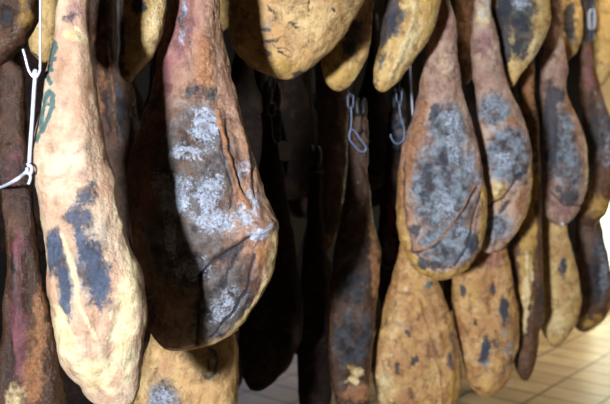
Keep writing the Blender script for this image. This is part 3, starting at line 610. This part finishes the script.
ham('dark violet ham behind, squeezed left of the gold-rimmed grey-faced ham', MG, 2.95,
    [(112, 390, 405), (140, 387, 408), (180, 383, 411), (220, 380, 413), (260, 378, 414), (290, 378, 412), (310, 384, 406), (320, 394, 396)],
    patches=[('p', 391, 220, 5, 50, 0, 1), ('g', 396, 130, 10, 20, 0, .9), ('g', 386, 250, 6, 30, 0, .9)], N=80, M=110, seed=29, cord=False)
ham('brown leg glimpsed high between the two grey-faced hams, behind them', MD, 3.3,
    [(0, 448, 474), (30, 450, 474), (60, 456, 474), (75, 460, 472), (84, 465, 467)], patches=[('o', 462, 30, 12, 40, 0, .8), ('y', 456, 20, 6, 20, 0, .6)], ext='body', topw=34, N=70, M=90, seed=30)

# back row, gloom put into its skin colour: one ham per tier, then copies along the beam
def copy_tree(o):
    c = o.copy(); COL.objects.link(c)
    for ch in list(o.children):
        k = ch.copy(); COL.objects.link(k); k.parent = c
    return c
rnd = random.Random(3)
BN = -8 * BEAM_STEP
for tier, (zt, st) in enumerate(((1.63, 1.35), (1.12, 1.45), (0.60, 1.48))):
    # straight-hanging ham made on the plane Y = 3 and then moved under the beam
    D = 3.0; yb = 202
    while P(305, yb, D).z > zt: yb += 1
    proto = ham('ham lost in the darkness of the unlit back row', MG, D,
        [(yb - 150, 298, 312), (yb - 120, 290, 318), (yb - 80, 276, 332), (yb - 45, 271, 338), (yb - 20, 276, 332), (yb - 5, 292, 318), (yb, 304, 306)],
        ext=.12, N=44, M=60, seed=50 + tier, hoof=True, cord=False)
    proto['group'] = 'unlit hams of the back row'
    cz_ = [c for c in proto.children if c.name.startswith('hoof')][0]
    a_ = Vector(cz_.location) + Vector((0, 0.0, 0.0)); dz = BEAM_Z - .03 - proto.location.z
    vs, fs = tube_data([a_ + Vector((0, 0, 0)), Vector((a_.x, a_.y, dz))], 0.003, 6)
    link_mesh('hanging_cord', vs, fs, M_DARKCORD, proto)
    off = Vector((a_.x, a_.y, 0))
    k = 0; sv = st
    while sv < 4.75:
        o = proto if k == 0 else copy_tree(proto)
        q = sn(sv, BN - (BEAM_STEP if tier == 1 else 0), 0)
        o.rotation_euler.z = math.radians(rnd.uniform(-50, 50)) if k else 0
        rot = Matrix.Rotation(o.rotation_euler.z, 3, 'Z')
        h = q - rot @ off; o.location = (h.x, h.y, proto.location.z)
        sv += 0.265; k += 1

# ------------------------------------------------------------ wire hook and cord at left
def px_path(pts, D): return [P(x, y, D) for x, y in pts]
HD = 1.26
hp = smooth_path([P(40.5, -60, HD), P(40.5, 0, HD), P(40.2, 40, HD), P(40.2, 66, HD), P(39, 73, HD), P(35.5, 77.5, HD), P(31.5, 75, HD), P(28, 68, HD), P(25.5, 58, HD), P(23, 49, HD)], 6)
top = hp[0]; bpt = beam_point(top)
vs, fs = tube_data([Vector((top.x, top.y + .02, BEAM_Z - .03))] + hp, 0.0019, 10)
tag(link_mesh('wire_hook', vs, fs, M_WIRE), 'long bright wire hook hanging down beside the ink-marked ham, tip bent up to the left', 'hook')
cd = []
cd.append(tube_data(smooth_path([P(35.6, 72.5, HD), P(34.2, 90, HD + .004), P(33, 110, HD + .006), P(31.2, 135, HD + .008), P(29.8, 155, HD + .01), P(29, 172, HD + .02)], 5), 0.0029, 9))
cd.append(tube_data(smooth_path([P(33.4, 76.5, HD), P(34.0, 72, HD - .002), P(35.6, 70.5, HD - .006), P(37, 73, HD), P(36.0, 79, HD + .003)], 6), 0.0022, 8))
cd.append(tube_data(smooth_path([P(29, 168, HD + .012), P(24, 174, HD + .0), P(14, 181, HD - .005), P(4, 186, HD + .1), P(-3, 188, 1.49), P(-6, 187, 1.52), P(-3, 184, 1.55), P(14, 178, 1.57), P(31, 171, 1.55), P(34, 168, 1.50), P(31, 167, HD + .12), P(29, 167, HD + .02)], 7), 0.0026, 9))
cd.append(tube_data(smooth_path([P(27.5, 164, HD + .005), P(31.5, 167, HD), P(31, 173, HD - .002), P(28, 173, HD), P(27, 168, HD + .005)], 6), 0.0024, 8))
cd.append(tube_data(smooth_path([P(29.5, 172, HD + .01), P(30.5, 178, HD + .01), P(28.5, 184, HD + .012)], 5), 0.0022, 8))
vs, fs = merge(cd)
tag(link_mesh('noose_cord', vs, fs, M_CORD), 'white cord looped on the wire hook and tied around the rosy ham shank at left', 'cord')

# ------------------------------------------------------------ chains
def link_data(c, length, width, r, ang, yaw):
    pts = []; a = length / 2 - width / 2
    for k in range(20):
        q = 2 * math.pi * k / 20
        x = math.cos(q) * width / 2; z = math.sin(q) * width / 2 + (a if math.sin(q) >= 0 else -a)
        pts.append(Vector((x, 0, z)))
    R = Matrix.Rotation(ang, 3, 'Y') @ Matrix.Rotation(yaw, 3, 'Z')
    return tube_data([Vector(c) + R @ p for p in pts], r, 8, closed=True)
def chain(label, D, x, y_end, extra, parts_cb=None, n_links=None):
    root = bpy.data.objects.new('hanging_chain', None); COL.objects.link(root)
    bot = P(x, y_end, D); root.location = bot
    tag(root, label, 'chain', 'chains hanging between the hams')
    z = bot.z; Lk = 0.038; i = 0
    while z < BEAM_Z - .03:
        d = link_data((0, 0, z + Lk * .5 - bot.z), Lk, 0.016, 0.0022, 0, 0.25 if i % 2 == 0 else 1.35)
        link_mesh('chain_link', d[0], d[1], M_STEEL, root)
        z += Lk - 0.0075; i += 1
    return root, bot
def oval(root, bot, D, pts, r, name, mat=None, closed=True):
    q = [P(x, y, D) - bot for x, y in pts]
    d = tube_data(smooth_path(q + ([q[0]] if closed else []), 5)[:-1] if closed else smooth_path(q, 5), r, 8, closed=closed)
    return link_mesh(name, d[0], d[1], mat or M_STEEL, root)
c1, b1 = chain('steel chain ending in an open oblong link, hanging above the dim fungus-patched ham', 2.35, 350.5, 108, None)
oval(c1, b1, 2.35, [(351, 106), (351.5, 120), (350, 134)], .0026, 'hook_shank', closed=False)
oval(c1, b1, 2.35, [(350, 131), (354, 130), (360, 139), (366, 147), (365, 151), (360, 151), (354, 145), (349.5, 139)], .0032, 'oblong_link')
c2, b2 = chain('steel chain below the curved yellow ham, ending in a curved hook', 2.35, 399, 102, None)
oval(c2, b2, 2.35, [(399, 103), (400, 112), (401, 118)], .0026, 'hook_shank', closed=False)
oval(c2, b2, 2.35, [(401, 118), (404, 128), (404, 138), (400, 143), (395, 143), (391, 137), (391, 134)], .0026, 'hook', closed=False)
c3, b3 = chain('dim steel chain carrying a small pale tag, in the dark right of the crusted ham', 2.15, 271.5, 116, None)
oval(c3, b3, 2.15, [(271.5, 116), (272, 128), (273, 138), (277, 144)], .0022, 'hook_shank', closed=False)
q = [P(x, y, 2.15) - b3 for x, y in ((278, 144), (281, 140.5), (285, 141), (289, 143), (291, 149), (290.5, 160), (284, 161), (280, 159))]
vs = [p + Vector((0, -.003, 0)) for p in q] + [p + Vector((0, .003, 0)) for p in q]; n = len(q)
fs = [tuple(range(n)), tuple(range(2 * n - 1, n - 1, -1))] + [(i, i + n, (i + 1) % n + n, (i + 1) % n) for i in range(n)]
tg_ = link_mesh('plastic_tag', vs, fs, M_TAG, c3, smooth=False)
# hook steel pieces among the right hams
c4, b4 = chain('bright steel chain end showing between the cream-edged ham and the tall dark grey ham', 2.95, 525.5, 62, None)
oval(c4, b4, 2.95, [(525.5, 61), (525, 80), (524, 98), (526, 104), (529, 102)], .0045, 'hook', M_WIRE, closed=False)
c5, b5 = chain('steel chain with one chunky pale link near the top right corner', 3.3, 591.5, 40, None)
oval(c5, b5, 3.3, [(589, 14), (591, 10.5), (594, 12), (594, 26), (592, 28.5), (589.5, 27)], .008, 'pale_link', M_TAG)
# rivet
riv = P(562.5, 224, 2.935)
bm = bmesh.new(); bmesh.ops.create_uvsphere(bm, u_segments=14, v_segments=10, radius=0.0075)
me = bpy.data.meshes.new('rivet'); bm.to_mesh(me); bm.free(); me.materials.append(M_WIRE)
ro = bpy.data.objects.new('rivet', me); COL.objects.link(ro); ro.parent = RIVETED; ro.location = riv - RIVETED.location
